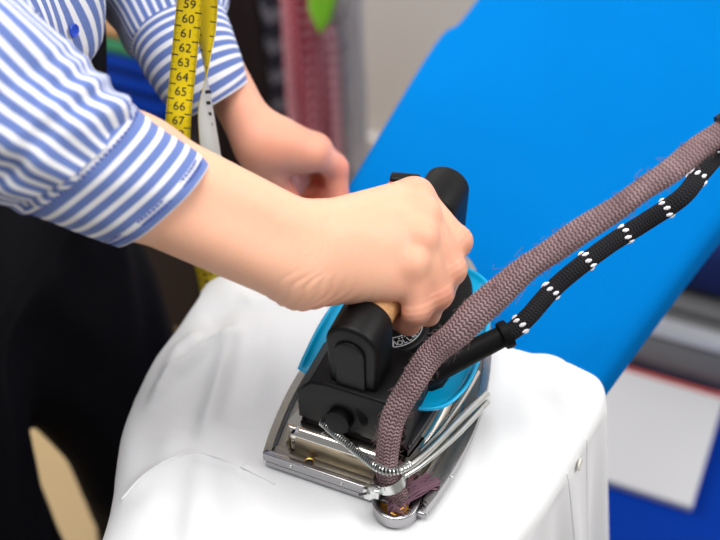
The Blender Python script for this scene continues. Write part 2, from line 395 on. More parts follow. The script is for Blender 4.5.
# ================================================================== WHITE SHIRT ON THE BOARD
shirt = tag(empty('white_shirt', (0, .0, .905)), 'white cotton shirt pulled over the end of the blue ironing board, under the iron', 'shirt')
K = [  # rim, roll-over, hem
 ((.108, .160, .9135), (.126, .160, .893), (.140, .168, .66)),
 ((.103, .100, .9135), (.121, .100, .893), (.150, .112, .62)),
 ((.090, .040, .9135), (.110, .038, .891), (.128, .03, .60)),
 ((.068, -.045, .9135), (.088, -.055, .89), (.118, -.07, .60)),
 ((.040, -.13, .9135), (.058, -.15, .89), (.085, -.19, .60)),
 ((-.015, -.175, .9135), (-.015, -.205, .885), (-.015, -.245, .60)),
 ((-.07, -.145, .9135), (-.09, -.165, .885), (-.11, -.20, .60)),
 ((-.100, -.085, .9135), (-.125, -.105, .89), (-.145, -.13, .62)),
 ((-.112, -.03, .9135), (-.142, -.048, .892), (-.160, -.07, .64)),
 ((-.120, .03, .9135), (-.170, .020, .893), (-.185, .01, .66)),
 ((-.122, .08, .9135), (-.178, .075, .897), (-.205, .07, .68)),
 ((-.120, .125, .914), (-.176, .135, .902), (-.205, .13, .70)),
 ((-.118, .148, .914), (-.176, .160, .900), (-.205, .17, .72)),
 ((-.10, .158, .9145), (-.145, .175, .9045), (-.165, .190, .86)),
 ((-.05, .160, .9145), (-.052, .173, .9095), (-.053, .1765, .9035)),
 ((.0, .160, .9145), (.0, .173, .9095), (.0, .1765, .9035)),
 ((.05, .160, .9145), (.05, .172, .9095), (.05, .1755, .9035)),
 ((.095, .163, .914), (.100, .173, .908), (.104, .178, .885)),
]
KA = np.array(K, float); NK = len(K)
# resample the keys round the loop
RES = 22
ext = np.vstack([KA[-1:], KA, KA[:2]]).reshape(NK + 3, 9); ring = []
for i in range(1, NK + 1):
    for t in np.arange(RES) / RES:
        a, b_, c_, d_ = ext[i - 1], ext[i], ext[i + 1], ext[i + 2]
        ring.append(.5 * (2 * b_ + (c_ - a) * t + (2 * a - 5 * b_ + 4 * c_ - d_) * t * t + (3 * b_ - a - 3 * c_ + d_) * t ** 3))
ring = np.array(ring).reshape(-1, 3, 3); NR = len(ring)
C0 = np.array([-.01, .03, .9135])
def seg_dist(X, Y, A, Bp):
    A = np.array(A); Bp = np.array(Bp); d = Bp - A; t = np.clip(((X - A[0]) * d[0] + (Y - A[1]) * d[1]) / (d @ d), 0, 1)
    return np.hypot(X - A[0] - t * d[0], Y - A[1] - t * d[1]), t
def xy(px, py, z=.914): p = P(px, py, z); return (p[0], p[1])
FOLDS = [  # polyline, height, width
 ([xy(235, 328), xy(222, 375), xy(203, 440)], .0060, .007), ([xy(200, 445), xy(196, 500), xy(190, 545)], .002, .008),
 ([xy(262, 350), xy(250, 400), xy(236, 440)], -.0022, .010), ([xy(268, 310), xy(262, 372), xy(245, 420)], .0026, .009),
 ([xy(150, 402), xy(170, 372), xy(205, 350), xy(236, 334)], .0055, .006), ([xy(165, 372), xy(178, 344), xy(200, 330)], .003, .006),
 ([xy(178, 430), xy(160, 470), xy(150, 520)], .0026, .012), ([xy(300, 330), xy(285, 380), xy(262, 425)], -.0015, .012),
 ([xy(120, 497), xy(150, 475), xy(192, 456), xy(240, 468), xy(268, 482)], .0022, .0045),
 ([xy(250, 300), xy(228, 308), xy(205, 320)], -.002, .009), ([xy(290, 296), xy(262, 300), xy(235, 300)], .002, .007),
 ([xy(480, 540), xy(520, 480), xy(560, 420)], -.001, .012), ([xy(300, 520), xy(350, 530), xy(400, 545)], .001, .014),
 ([xy(495, 360), xy(540, 385), xy(575, 395)], .0008, .010),
]
rows = []
for r in np.linspace(0, 1, 60)[:-1]: rows.append(C0 + (ring[:, 0] - C0) * r)
for t in np.linspace(0, 1, 70):       # roll over the edge, then hang
    a, m_, c_ = ring[:, 0], ring[:, 1], ring[:, 2]
    tt = t ** 1.7
    corner = np.stack([m_[:, 0], m_[:, 1], a[:, 2] - .0008], 1)
    if t < .42:
        s = t / .42; q = (1 - s) ** 2 * a + 2 * s * (1 - s) * corner + s * s * m_
    else:
        s = (t - .42) / .58; q = m_ + (c_ - m_) * s
    rows.append(q)
G = np.array(rows); NRow = len(G)
X, Y, Z = G[..., 0].copy(), G[..., 1].copy(), G[..., 2].copy()
for pl, hgt, wid in FOLDS:
    dmin = np.full(X.shape, 9.); 
    tl = np.zeros(X.shape); n_ = len(pl) - 1
    for i in range(n_):
        d, t = seg_dist(X, Y, pl[i], pl[i + 1]); k = d < dmin; dmin = np.where(k, d, dmin); tl = np.where(k, (i + t) / n_, tl)
    fade = np.clip(np.minimum(tl, 1 - tl) * 5 + .25, 0, 1)
    Z += 1.5 * hgt * fade * np.exp(-(dmin / wid) ** 2) * (Z > .87)
# gentle undulation of the cloth, kept flat under the iron
und = .0010 * np.sin(X * 70 + Y * 35) + .0008 * np.sin(X * 33 - Y * 85 + 1) + .0005 * np.sin(X * 150 + Y * 120)
iron_m = 1 / (1 + np.exp((np.maximum(np.abs(X + .005) - .065, np.maximum(-Y - .0, Y - .24)) - .004) * -300))
Z += und * iron_m * (Z > .885)
Z = np.where(iron_m < .5, np.minimum(Z, .9148), Z)
# hanging folds: in/out ripple growing towards the hem
th = np.linspace(0, 2 * PI, NR, endpoint=False)
out = ring[:, 2, :2] - ring[:, 0, :2]; out /= np.linalg.norm(out, axis=1)[:, None] + 1e-9
for j in range(59 + 25, NRow):
    s = (j - 84) / (NRow - 84.); drop = np.clip((.90 - ring[:, 2, 2]) / .2, 0, 1)
    rip = (.008 * np.sin(th * 19 + 1.2) + .005 * np.sin(th * 37)) * s * drop
    X[j] += out[:, 0] * rip; Y[j] += out[:, 1] * rip
V = np.stack([X, Y, Z - .905], -1).reshape(-1, 3); F = []
for j in range(NRow - 1):
    for i in range(NR): F.append((j * NR + i, j * NR + (i + 1) % NR, (j + 1) * NR + (i + 1) % NR, (j + 1) * NR + i))
body = mesh('shirt_body', V, F, M['white'], shirt); solid(body, .0012, -1)
def surf_z(x, y):
    k = np.argmin((X[:95] - x) ** 2 + (Y[:95] - y) ** 2); return Z[:95].reshape(-1)[k]
# seam: a felled seam with its stitching, then the placket with buttons down the right side
def ridge(name, pl, w, m, parent, lift=.0008, res=12):
    pts = catmull(pl, res); pts = np.array([(x, y, surf_z(x, y) - .905 + lift) for x, y in pts])
    pts[:, 2] = np.convolve(np.pad(pts[:, 2], 3, 'edge'), np.ones(7) / 7, 'valid')
    return tube(name, pts, w, m, parent, n=8)
ridge('seam', [xy(120, 497), xy(150, 475), xy(192, 456), xy(240, 468), xy(275, 484)], .0009, M['white'], shirt, lift=.0002)
ridge('seam', [xy(168, 368), xy(200, 350), xy(234, 334)], .0008, M['white'], shirt, lift=.0001)
def skirt_point(k, s):
    """a point on the hanging side: ring index k, row fraction s"""
    j = int(59 + s * 68); return np.array([X[j, k % NR], Y[j, k % NR], Z[j, k % NR] - .905])
kk = 20
for dk in (-5, 5):
    tube('placket_seam', [skirt_point(kk + dk, s) for s in np.linspace(.30, 1, 40)], .0005, M['white'], shirt, n=8)
for s in (.40, .68, .92):
    c = skirt_point(kk, s) + (.0012, 0, .0002)
    b = B(); b.lathe([(.0, .0), (.0038, .0), (.0044, .0008), (.004, .0014), (.003, .0010), (.0, .0009)], 20, c, (1, .0, .12), cap=False); b.done('button', M['btn_white'], shirt)

# ================================================================== IRON
IO = np.array([-.005, .016, .9152])
iron = tag(empty('steam_iron', IO), 'chrome and black steam iron with a cork grip, standing on the white shirt', 'iron')
def L(px, py, h): return P(px, py, IO[2] + h) - IO
half = [(0, .0555), (.02, .0592), (.05, .0622), (.08, .0618), (.11, .0575), (.14, .049), (.17, .036), (.195, .0205), (.209, .009), (.214, .0)]
hp = catmull([(w, y) for y, w in half], 6)
def outline(off, y0=0.0):
    """right rear -> nose -> left rear, moved inwards by off"""
    pts = np.vstack([hp, [(-x, y) for x, y in hp[::-1][1:]]]); T = np.gradient(pts, axis=0); T /= np.linalg.norm(T, axis=1)[:, None]
    N = np.stack([-T[:, 1], T[:, 0]], 1); q = pts + N * off; q[0] = (pts[0][0] - off, y0); q[-1] = (pts[-1][0] + off, y0)
    k = np.abs(q[:, 0]) < .0005; q[k, 0] = 0; return q
b = B(); b.prism(outline(.0012), 0, .0052, bev=.0012); b.done('soleplate', M['steel'], iron)
b = B()
o1 = outline(0, 0); o2 = outline(.0050, .0050); n = len(o1)
z0, z1 = .0054, .0135
Vr = []; 
for a_, c_ in zip(o1, o2): Vr += [(*a_, z0), (*a_, z1), (*c_, z1), (*c_, z0)]
Fr = [(4 * i + k, 4 * i + (k + 1) % 4, 4 * i + 4 + (k + 1) % 4, 4 * i + 4 + k) for i in range(n - 1) for k in range(4)] + [(0, 1, 2, 3), tuple(4 * (n - 1) + k for k in (3, 2, 1, 0))]
b.add(Vr, Fr); rim = b.done('rim', M['steel'], iron, angle=30)
md = rim.modifiers.new('edge', 'BEVEL'); md.width = .0008; md.segments = 2; md.limit_method = 'ANGLE'
b = B(); b.box((-.0155, .0020, (z0 + z1) / 2), (.0800, .0040, z1 - z0), bev=.0008); b.done('rim', M['steel'], iron)
b = B(); b.prism(outline(.0062, .006), .0054, .0066); b.done('tray', M['steel2'], iron)
# ledge behind the body and the long rails in the side troughs
b = B(); b.box((-.0125, .0072, .0088), (.078, .0072, .0046), bev=.0008); b.done('ledge', M['steel2'], iron)
for sgn in (1, -1):
    st = outline(.0125)[4:30]; V_ = []
    for x, y in st: V_ += [(sgn * (x - .0008), y, .0066), (sgn * (x - .0008), y, .0118), (sgn * (x + .0008), y, .0118), (sgn * (x + .0008), y, .0066)]
    b = B(); b.add(V_, [(4 * i + k, 4 * i + (k + 1) % 4, 4 * i + 4 + (k + 1) % 4, 4 * i + 4 + k) for i in range(len(st) - 1) for k in range(4)] + [(0, 1, 2, 3), (4 * len(st) - 1, 4 * len(st) - 2, 4 * len(st) - 3, 4 * len(st) - 4)]); b.done('rail', M['steel'], iron, angle=30)
# chrome body
cb = outline(.0160, .0105); cb = cb[(cb[:, 1] < .19) | (np.abs(cb[:, 0]) < .001)]
b = B(); b.prism(cb, .0066, .031, bev=.0065, seg=6); b.done('chrome_body', M['chrome'], iron, angle=50)
b = B(); b.prism([(x * .88, y * .86 + .014) for x, y in cb], .030, .0375, bev=.002, seg=3); b.done('heat_gasket', M['dark'], iron)
rp = [(-.0385, .0085), (.0385, .0085), (.0365, .0262), (-.0365, .0262)]
b = B(); b.prism(rp, .0096, .0108, 'xz', bev=.0004); b.done('rear_plate', M['aged'], iron, angle=30)
# screws
p = L(306, 468, .0113); b = B(); b.lathe([(.0022, .0114), (.0025, .0113), (.0030, .0115), (.0033, .0116), (.0034, .0111)], 32, (p[0], .0058, 0), cap=False); b.done('screw_recess', M['brass'], iron)
b = B(); b.lathe([(.0, .0116), (.0022, .0116), (.0027, .0112)], 24, (p[0], .0058, 0), cap=False); b.done('screw_head', M['dark'], iron)
for x in (-.036, -.001): B().lathe([(0, .0012), (.0008, .001), (.0012, .0004), (.0013, -.001)], 12, (x, .0002, .0095), (0, -1, 0), cap=False).done('rivet', M['zinc'], iron)
B().lathe([(0, .0012), (.0008, .001), (.0012, .0004), (.0013, -.001)], 12, (.0605, .030, .0095), (1, 0, 0), cap=False).done('rivet', M['zinc'], iron)
# lug with the steam inlet
b = B(); LC = (.0355, -.0005)
arc = [(LC[0] + .0145 * math.cos(a), LC[1] + .0135 * math.sin(a)) for a in np.linspace(PI, 2 * PI, 18)]
arci = [(LC[0] + .0105 * math.cos(a), LC[1] + .0100 * math.sin(a)) for a in np.linspace(2 * PI, PI, 18)]
b.prism([(LC[0] - .0145, .010)] + arc + [(LC[0] + .0145, .010), (LC[0] + .0105, .010)] + arci + [(LC[0] - .0105, .010)], .0015, .0115, bev=.0008); b.done('inlet_lug', M['steel'], iron)
b = B(); b.prism([(LC[0] + .011 * math.cos(a), LC[1] + .0105 * math.sin(a)) for a in np.linspace(0, 2 * PI, 24, endpoint=False)], .0015, .0035); b.done('inlet_floor', M['brass'], iron)
b = B(); b.lathe([(.0, .0), (.0068, .0), (.0072, .001), (.0072, .006), (.0062, .0075), (.0040, .0078), (.0038, .004), (.0, .004)], 6, (LC[0] + .002, LC[1] - .001, .004), (.15, -.35, 1), cap=False); b.done('inlet_nut', M['brass'], iron, angle=25)
b = B(); b.lathe([(.0, .002), (.0030, .002), (.0052, .0), (.0056, -.001), (.0056, -.004), (.0, -.004)], 20, (LC[0] + .004, LC[1] - .003, .0125), (.1, -.3, 1), cap=False); b.done('inlet_dome', M['brass'], iron)

# plastic housing
poly = [(-.0385, .0350), (-.0385, .060), (-.0290, .073), (-.018, .076), (.026, .076), (.034, .066), (.034, .0350)]
b = B(); b.prism(poly, .0205, .064, 'xz', bev=.0018); hb = b.done('rear_housing', M['black'], iron, angle=30)
b = B(); b.prism(rounded([(-.036, .060), (.036, .060), (.038, .10), (.034, .14), (.018, .165), (-.018, .165), (-.034, .14), (-.038, .10)], 5), .0375, .0535, bev=.003); b.done('upper_housing', M['black'], iron)
# heat shield, bent up at its rim
sh = rounded([(-.0480, .044), (-.0505, .085), (-.047, .125), (-.036, .152), (-.012, .163), (.015, .166), (.034, .161), (.046, .147), (.052, .118), (.0555, .09), (.0545, .065), (.045, .047), (.022, .040), (-.02, .038)], 6)
cen = np.array([.0, .10]); Vs = []; lev = [(.55, .0475), (.8, .0475), (.93, .0480), (.985, .0500), (1.0, .0520)]
for f_, z in lev: Vs += [(*(cen + (q - cen) * f_), z) for q in sh]
m_ = len(sh); Fs = [(k * m_ + i, k * m_ + (i + 1) % m_, (k + 1) * m_ + (i + 1) % m_, (k + 1) * m_ + i) for k in range(len(lev) - 1) for i in range(m_)]
s_ = mesh('heat_shield', Vs, Fs, M['shield'], iron); solid(s_, .0022, 0)
# handle posts
def stadium(cx, cz, r, zb, wb, n=20): return [(cx + wb, zb)] + [(cx + r * math.cos(a), cz + r * math.sin(a)) for a in np.linspace(0, PI, n)] + [(cx - wb, zb)]
b = B(); b.prism(stadium(-.002, .1105, .0165, .064, .0150), .0255, .052, 'xz', bev=.0028, seg=4); b.done('rear_post', M['black'], iron, angle=30)
b = B(); b.prism(stadium(-.0025, .1060, .0098, .060, .0095), .0235, .0262, 'xz', bev=.0012); b.done('post_cover', M['black'], iron, angle=30)
b = B(); b.prism(stadium(.001, .1105, .0152, .050, .0120), .148, .180, 'xz', bev=.0030, seg=4); b.done('front_post', M['black'], iron, angle=30)
b = B(); b.lathe([(.0135, 0), (.0140, .003), (.0140, .097), (.0135, .100)], 40, (-.002, .050, .1105), (.03, 1, 0)); b.done('cork_grip', M['cork'], iron)
# knob on the rear face
b = B(); b.lathe([(.0, .0085), (.0066, .0085), (.0080, .0082), (.0085, .0070), (.0085, .0), (.0098, -.0005), (.0098, -.003)], 48, (-.0085, .0225, .0475), (-.05, -1, .25), cap=False, knurl=.00035, kr=(3, 4)); b.done('rear_knob', M['black'], iron, angle=50)
# thermostat dial
DC = (-.003, .089)
b = B(); b.lathe([(.0, .0525), (.0330, .0525), (.0335, .0545), (.0310, .0570), (.0265, .0580), (.0, .0580)], 64, (*DC, 0), cap=False); b.done('dial_seat', M['black2'], iron)
b = B(); b.lathe([(.0245, .0582), (.0250, .0590), (.0245, .0640), (.0225, .0655), (.0, .0655)], 160, (*DC, 0), cap=False, knurl=.0006, kr=(1, 2)); dial = b.done('temperature_dial', M['black'], iron, angle=60)
def ringmesh(r0, r1, a0=0, a1=2 * PI, n=96, z=.06575):
    V_ = []; 
    for a in np.linspace(a0, a1, n): V_ += [(DC[0] + r0 * math.cos(a), DC[1] + r0 * math.sin(a), z), (DC[0] + r1 * math.cos(a), DC[1] + r1 * math.sin(a), z)]
    return V_, [(2 * i, 2 * i + 1, 2 * i + 3, 2 * i + 2) for i in range(n - 1)]
b = B()
for r in (.0118, .0196): b.add(*ringmesh(r, r + .0007))
for a in range(0, 360, 52): 
    a = math.radians(a - 64); t_ = .0004 / .016; b.add(*ringmesh(.0122, .0198, a - t_, a + t_, 2))
words = [('SEIDE', -90, '\u2022\u2022'), ('WOLLE', -38, '\u2022\u2022\u2022'), ('LEINEN', 14, '\u2022\u2022\u2022\u2022'), ('NYLON', -142, '\u2022'), ('MAX', 92, '')]
for w_, ang, dots in words:
    for txt, r, size, step in ((w_, .0172, .0052, 11.2), (dots, .0138, .0046, 9.)):
        for i, ch in enumerate(txt):
            a = math.radians(ang + (i - (len(txt) - 1) / 2) * step); me = text_mesh(ch, size)
            me.transform(Matrix.Translation((DC[0] + r * math.cos(a), DC[1] + r * math.sin(a), .0656)) @ Matrix.Rotation(a + PI / 2, 4, 'Z'))
            b.bm.from_mesh(me); bpy.data.meshes.remove(me)
b.done('dial_print', M['dialw'], dial, smooth=False)
# switch with red button in front of the grip, left side
b = B(); b.box((-.026, .171, .1125), (.020, .008, .006), Matrix.Rotation(.25, 3, 'Z'), bev=.002); b.done('switch_lever', M['black'], iron)
b = B(); b.box((-.027, .1650, .1100), (.017, .006, .006), Matrix.Rotation(.25, 3, 'Z'), bev=.0018); b.done('switch_button', M['red'], iron)
b = B(); b.tube([(-.022, .174, .110), (-.008, .168, .096)], .005, 12); b.done('switch_arm', M['black'], iron)
# cord protector
A0 = L(372, 402, .055); A1 = L(509, 333, .078); dA = (A1 - A0) / np.linalg.norm(A1 - A0); LA = np.linalg.norm(A1 - A0)
b = B(); b.lathe([(.0115, -.012), (.0118, 0), (.0112, .012), (.0100, .016), (.0, .016)], 32, A0, dA); b.done('cord_socket', M['black'], iron)
b = B(); b.lathe([(.0088, .010), (.0086, .02), (.0070, LA - .01), (.0068, LA - .006), (.0088, LA - .005), (.0092, LA - .002), (.0088, LA + .0005), (.0062, LA + .0005), (.0058, LA - .006)], 36, A0, dA, cap=False); b.done('cord_sleeve', M['black2'], iron)
# coiled spring that turns into the bright stay tube
sp = catmull([L(322, 422, .037), L(338, 436, .039), L(356, 451, .042), L(372, 464, .046), L(386, 471, .049), L(400, 470, .049), L(410, 464, .048)], 60)
T_, N_, B_ = frames(sp); Ls = np.concatenate([[0], np.cumsum(np.linalg.norm(np.diff(sp, axis=0), axis=1))])
ph = Ls / .0019 * 2 * PI; m2 = int(Ls[-1] / .0019 * 12); li = np.linspace(0, Ls[-1], m2)
I3 = lambda A: np.stack([np.interp(li, Ls, A[:, k]) for k in range(3)], 1)
hx = I3(sp) + .0023 * (np.cos(li / .0019 * 2 * PI)[:, None] * I3(N_) + np.sin(li / .0019 * 2 * PI)[:, None] * I3(B_))
b = B(); b.tube(hx, .00046, 5); b.done('spring', M['zinc'], iron)
b = B(); b.tube(sp, .0013, 10); b.done('spring_core', M['dark'], iron)
b = B(); b.tube([L(398, 471, .049), L(412, 464, .047), L(432, 447, .040), L(458, 421, .030), L(487, 394, .018)], .0024, 16, res=8); b.done('stay_tube', M['zinc'], iron)
b = B(); b.tube([L(404, 476, .041), L(420, 466, .039), L(440, 450, .034), L(462, 430, .027), L(488, 402, .0165)], .0018, 16, res=8); b.done('stay_tube', M['zinc'], iron)
b = B(); b.tube([L(420, 452, .03), L(440, 430, .028), L(462, 400, .024), L(478, 372, .020)], .0016, 16, res=8); b.done('stay_tube', M['chrome'], iron)

# steam hose
hose_pts = [L(402, 502, .010), L(396, 492, .018), L(388, 474, .032), L(387, 450, .048), L(393, 420, .066), L(410, 386, .084), L(432, 355, .100), L(464, 326, .120), L(502, 289, .140), L(547, 254, .160), L(600, 219, .178), L(660, 178, .195), L(722, 131, .208), L(790, 82, .23), L(860, 25, .26)]
hose_r = [.0058, .0066, .0074, .0076, .0076, .0074, .0082, .0088, .0084, .0074, .0069, .0067, .0067, .0070, .0072]
def hshape(l, a): return 1 + .06 * math.sin(l * 90 + 2 * a) + .05 * math.sin(l * 160 + a) + .07 * math.cos(2 * a + 1)
V_, F_, U_ = tube_geo(hose_pts, np.array(hose_r), 40, True, 26, shape=hshape)
hose = tag(empty('steam_hose', IO), 'mauve braided steam hose with frayed threads, rising from the back of the iron', 'hose')
hb_ = mesh('braided_cover', V_, F_, M['hose'], hose, uv=U_)
HP = catmull(np.hstack([hose_pts, np.array(hose_r)[:, None]]), 26); TH, NH, BH = frames(HP[:, :3])
b = B(); r_ = random.Random(3)
for k in range(620):
    i = int(r_.random() ** 1.25 * (len(HP) - 30)) + 12; a = r_.random() * 2 * PI; dirn = math.cos(a) * NH[i] + math.sin(a) * BH[i]
    ln = r_.uniform(.0015, .0045) * (2.0 if r_.random() < .08 else 1); p = HP[i, :3] + dirn * HP[i, 3] * .97
    q = p + dirn * ln * .5 + TH[i] * r_.uniform(-1, 1) * ln; s = q + dirn * ln * .25 + TH[i] * r_.uniform(-1, 1) * ln + np.array([0, 0, -.0008])
    b.tube([p, q, s], .00016, 3, cap=False)
tag(b.done('frayed_threads', M['hose'], hose), kind='stuff')
b = B()
for k in range(150):                      # the burst end over the inlet
    a = r_.uniform(0, 2 * PI); p = HP[14, :3] + np.array([math.cos(a), math.sin(a), 0]) * .0060
    tgt = np.array([LC[0] + .003, LC[1] - .004, .009]) if k % 2 else L(432, 482, .013)
    e = tgt + np.array([r_.uniform(-.006, .006), r_.uniform(-.005, .005), r_.uniform(-.002, .004)]); mid = (p + e) / 2 + np.array([r_.uniform(-.002, .002), r_.uniform(-.002, .002), .003])
    b.tube([p, mid, e], .0005, 4, res=4)
tag(b.done('burst_end', M['fray'], hose), kind='stuff')
# hose clamp
ci = 44; cp = HP[ci, :3]; ct = TH[ci]
cl = tag(empty('hose_clamp', IO), 'small shiny hose clamp with a screw around the bottom of the mauve hose', 'clamp')
b = B(); b.lathe([(.0090, -.0035), (.0096, -.0035), (.0096, .0035), (.0090, .0035), (.0090, -.0035)], 40, cp, ct, cap=False); b.done('band', M['zinc'], cl, angle=30)
sidev = np.cross(ct, (0, 1, 0)); sidev /= np.linalg.norm(sidev); fr = np.array([-.55, -.84, .0]); fr -= ct * (fr @ ct); fr /= np.linalg.norm(fr)
hc = cp + fr * .0118
b = B(); b.box(hc, (.008, .006, .008), bev=.0012); b.done('screw_housing', M['zinc'], cl)
ax_ = np.array([-.55, -.75, .35]); b = B(); b.lathe([(.0, .0048), (.0030, .0048), (.0044, .0040), (.0044, .0), (.0025, .0)], 6, hc + ax_ * .002, ax_, cap=False); b.done('hex_screw', M['zinc'], cl, angle=20)
b = B(); b.box(hc + ax_ * .0078, (.0065, .0012, .0012), Matrix.Rotation(.6, 3, 'Z')); b.done('screw_slot', M['dark'], cl, smooth=False)
# black clip at the top of the hose
b = B(); i = int(len(HP) * 12.1 / 14.); b.lathe([(.0072, -.004), (.0090, -.004), (.0090, .004), (.0072, .004), (.0072, -.004)], 32, HP[i, :3], TH[i], cap=False)
b.box(HP[i, :3] + NH[i] * .011, (.012, .006, .010), bev=.001); o = b.done('hose_clip', M['black']); o.location = IO; tag(o, 'black clip around the upper end of the mauve hose', 'clip')
# power cord
cp_ = [A1 - dA * .02, A1, L(528, 317, .084), L(550, 292, .092), L(575, 270, .102), L(610, 244, .112), L(645, 222, .122), L(682, 197, .135), L(702, 172, .140), L(725, 148, .145), L(770, 115, .2), L(850, 60, .23)]
cord = tag(empty('power_cord', IO), 'black woven power cord with white flecks, running up right from the iron', 'cord')
tube('cord_jacket', cp_, .0059, M['cord'], cord, n=24, res=14, shape=lambda l, a: 1 + .03 * math.cos(4 * a))
CP = catmull(cp_, 60); TC, NC, BC = frames(CP); Lc = np.concatenate([[0], np.cumsum(np.linalg.norm(np.diff(CP, axis=0), axis=1))])
b = B(); l = .028
view = CAM - IO
k = 0
while l < Lc[-1] - .01:
    i = int(np.searchsorted(Lc, l))
    for q in range(8):
        a = q * 2 * PI / 8 + k * .35; pts = []
        for w in (-.0020, .0, .0020):
            lw = l + w + (.0010 if q % 2 else 0); i2 = min(int(np.searchsorted(Lc, lw)), len(CP) - 1); aa = a + w * 60
            pts.append(CP[i2] + .0057 * (math.cos(aa) * NC[i2] + math.sin(aa) * BC[i2]))
        b.tube(pts, [.0007, .0014, .0007], 8)
    l += .0290; k += 1
tag(b.done('white_flecks', M['fleck'], cord), kind='stuff')

# ================================================================== PERSON
person = tag(empty('person', (-.43, .12, 0)), 'person in blue and white striped shirt and black trousers, right hand gripping the iron', 'person')
PO = np.array([-.43, .12, 0.])
a_ = np.array
# right hand on the grip ------------------------------------------------
WR = a_([-.0456, .0615, 1.070]); EL = a_([-.240, -.012, 1.212]); SHR = a_([-.40, -.07, 1.39]); AW = a_([0, .85, .53])
Wr, Wu = WR + AW * .0110, WR - AW * .0105
mcp = [a_([-.0060, .1425, 1.0590]), a_([.0040, .1265, 1.0620]), a_([.0090, .1095, 1.0590]), a_([.0085, .0940, 1.0515])]
pip = [a_([.0235, .1355, 1.0375]), a_([.0265, .1170, 1.0320]), a_([.0250, .0985, 1.0275]), a_([.0180, .0830, 1.0265])]
dip = [a_([.0190, .1375, 1.0130]), a_([.0200, .1190, 1.0060]), a_([.0180, .1010, 1.0050]), a_([.0110, .0870, 1.0075])]
tip = [a_([.0010, .1400, 1.0020]), a_([.0000, .1220, .9990]), a_([-.0020, .1040, 1.0000]), a_([-.0060, .0900, 1.0060])]
fr_ = [(.0102, .0090, .0078, .0070), (.0104, .0092, .0080, .0071), (.0100, .0087, .0076, .0068), (.0094, .0080, .0070, .0063)]
G1 = []
car = [Wr + a_([.010, .012, .001]), Wr * .6 + Wu * .4 + a_([.010, .010, .002]), Wr * .3 + Wu * .7 + a_([.010, .006, .001]), Wu + a_([.008, .004, -.001])]
for i in range(4): G1.append((car[i], mcp[i] + a_([-.004, 0, -.0015]), .0155, fr_[i][0] + .0010, .012))
for i in range(4): G1.append((car[i] + a_([-.002, .002, -.008]), mcp[i] + a_([-.009, 0, -.0085]), .013, .0085, .010))
G1.append((Wu + a_([.004, .004, -.004]), mcp[3] + a_([-.008, -.010, -.009]), .0165, .0112, .010))        # heel of the hand
G1.append((Wr + a_([.004, .010, -.010]), a_([-.030, .108, 1.040]), .0150, .0115, .010))                   # ball of the thumb
FA = lambda t: WR + (EL - WR) * t
for off in (.0110, -.0105):
    G1.append((WR + AW * off, FA(.42) + AW * off * 1.05, .0188, .0205, .012)); G1.append((FA(.42) + AW * off * 1.05, FA(.95) + AW * off * 1.3, .0205, .031, .012))
groups = [(0, G1)]
for i in range(4):
    r = fr_[i]; k = .0035
    groups.append((.0060, [(mcp[i], pip[i] * .98 + mcp[i] * .02, r[0], r[1], k), (pip[i], pip[i] + a_([.0004, 0, .0003]), r[1] * 1.04, r[1] * 1.04, k), (pip[i], dip[i], r[1] * .97, r[2], k), (dip[i], tip[i], r[2], r[3], k)]))
for i in range(4): groups.append((.006, [(mcp[i] + a_([.0005, 0, .0022]), mcp[i] + a_([.0012, 0, .0022]), .0088, .0088, .004)]))   # knuckles
groups.append((.008, [(a_([-.036, .090, 1.046]), a_([-.030, .116, 1.034]), .0130, .0105, .004), (a_([-.030, .116, 1.034]), a_([-.023, .140, 1.018]), .0100, .0088, .004), (a_([-.023, .140, 1.018]), a_([-.007, .150, 1.006]), .0088, .0072, .004)]))
H1 = .00115
D, lo = volume((-.262, -.05, .985), (.046, .162, 1.262), H1, groups)
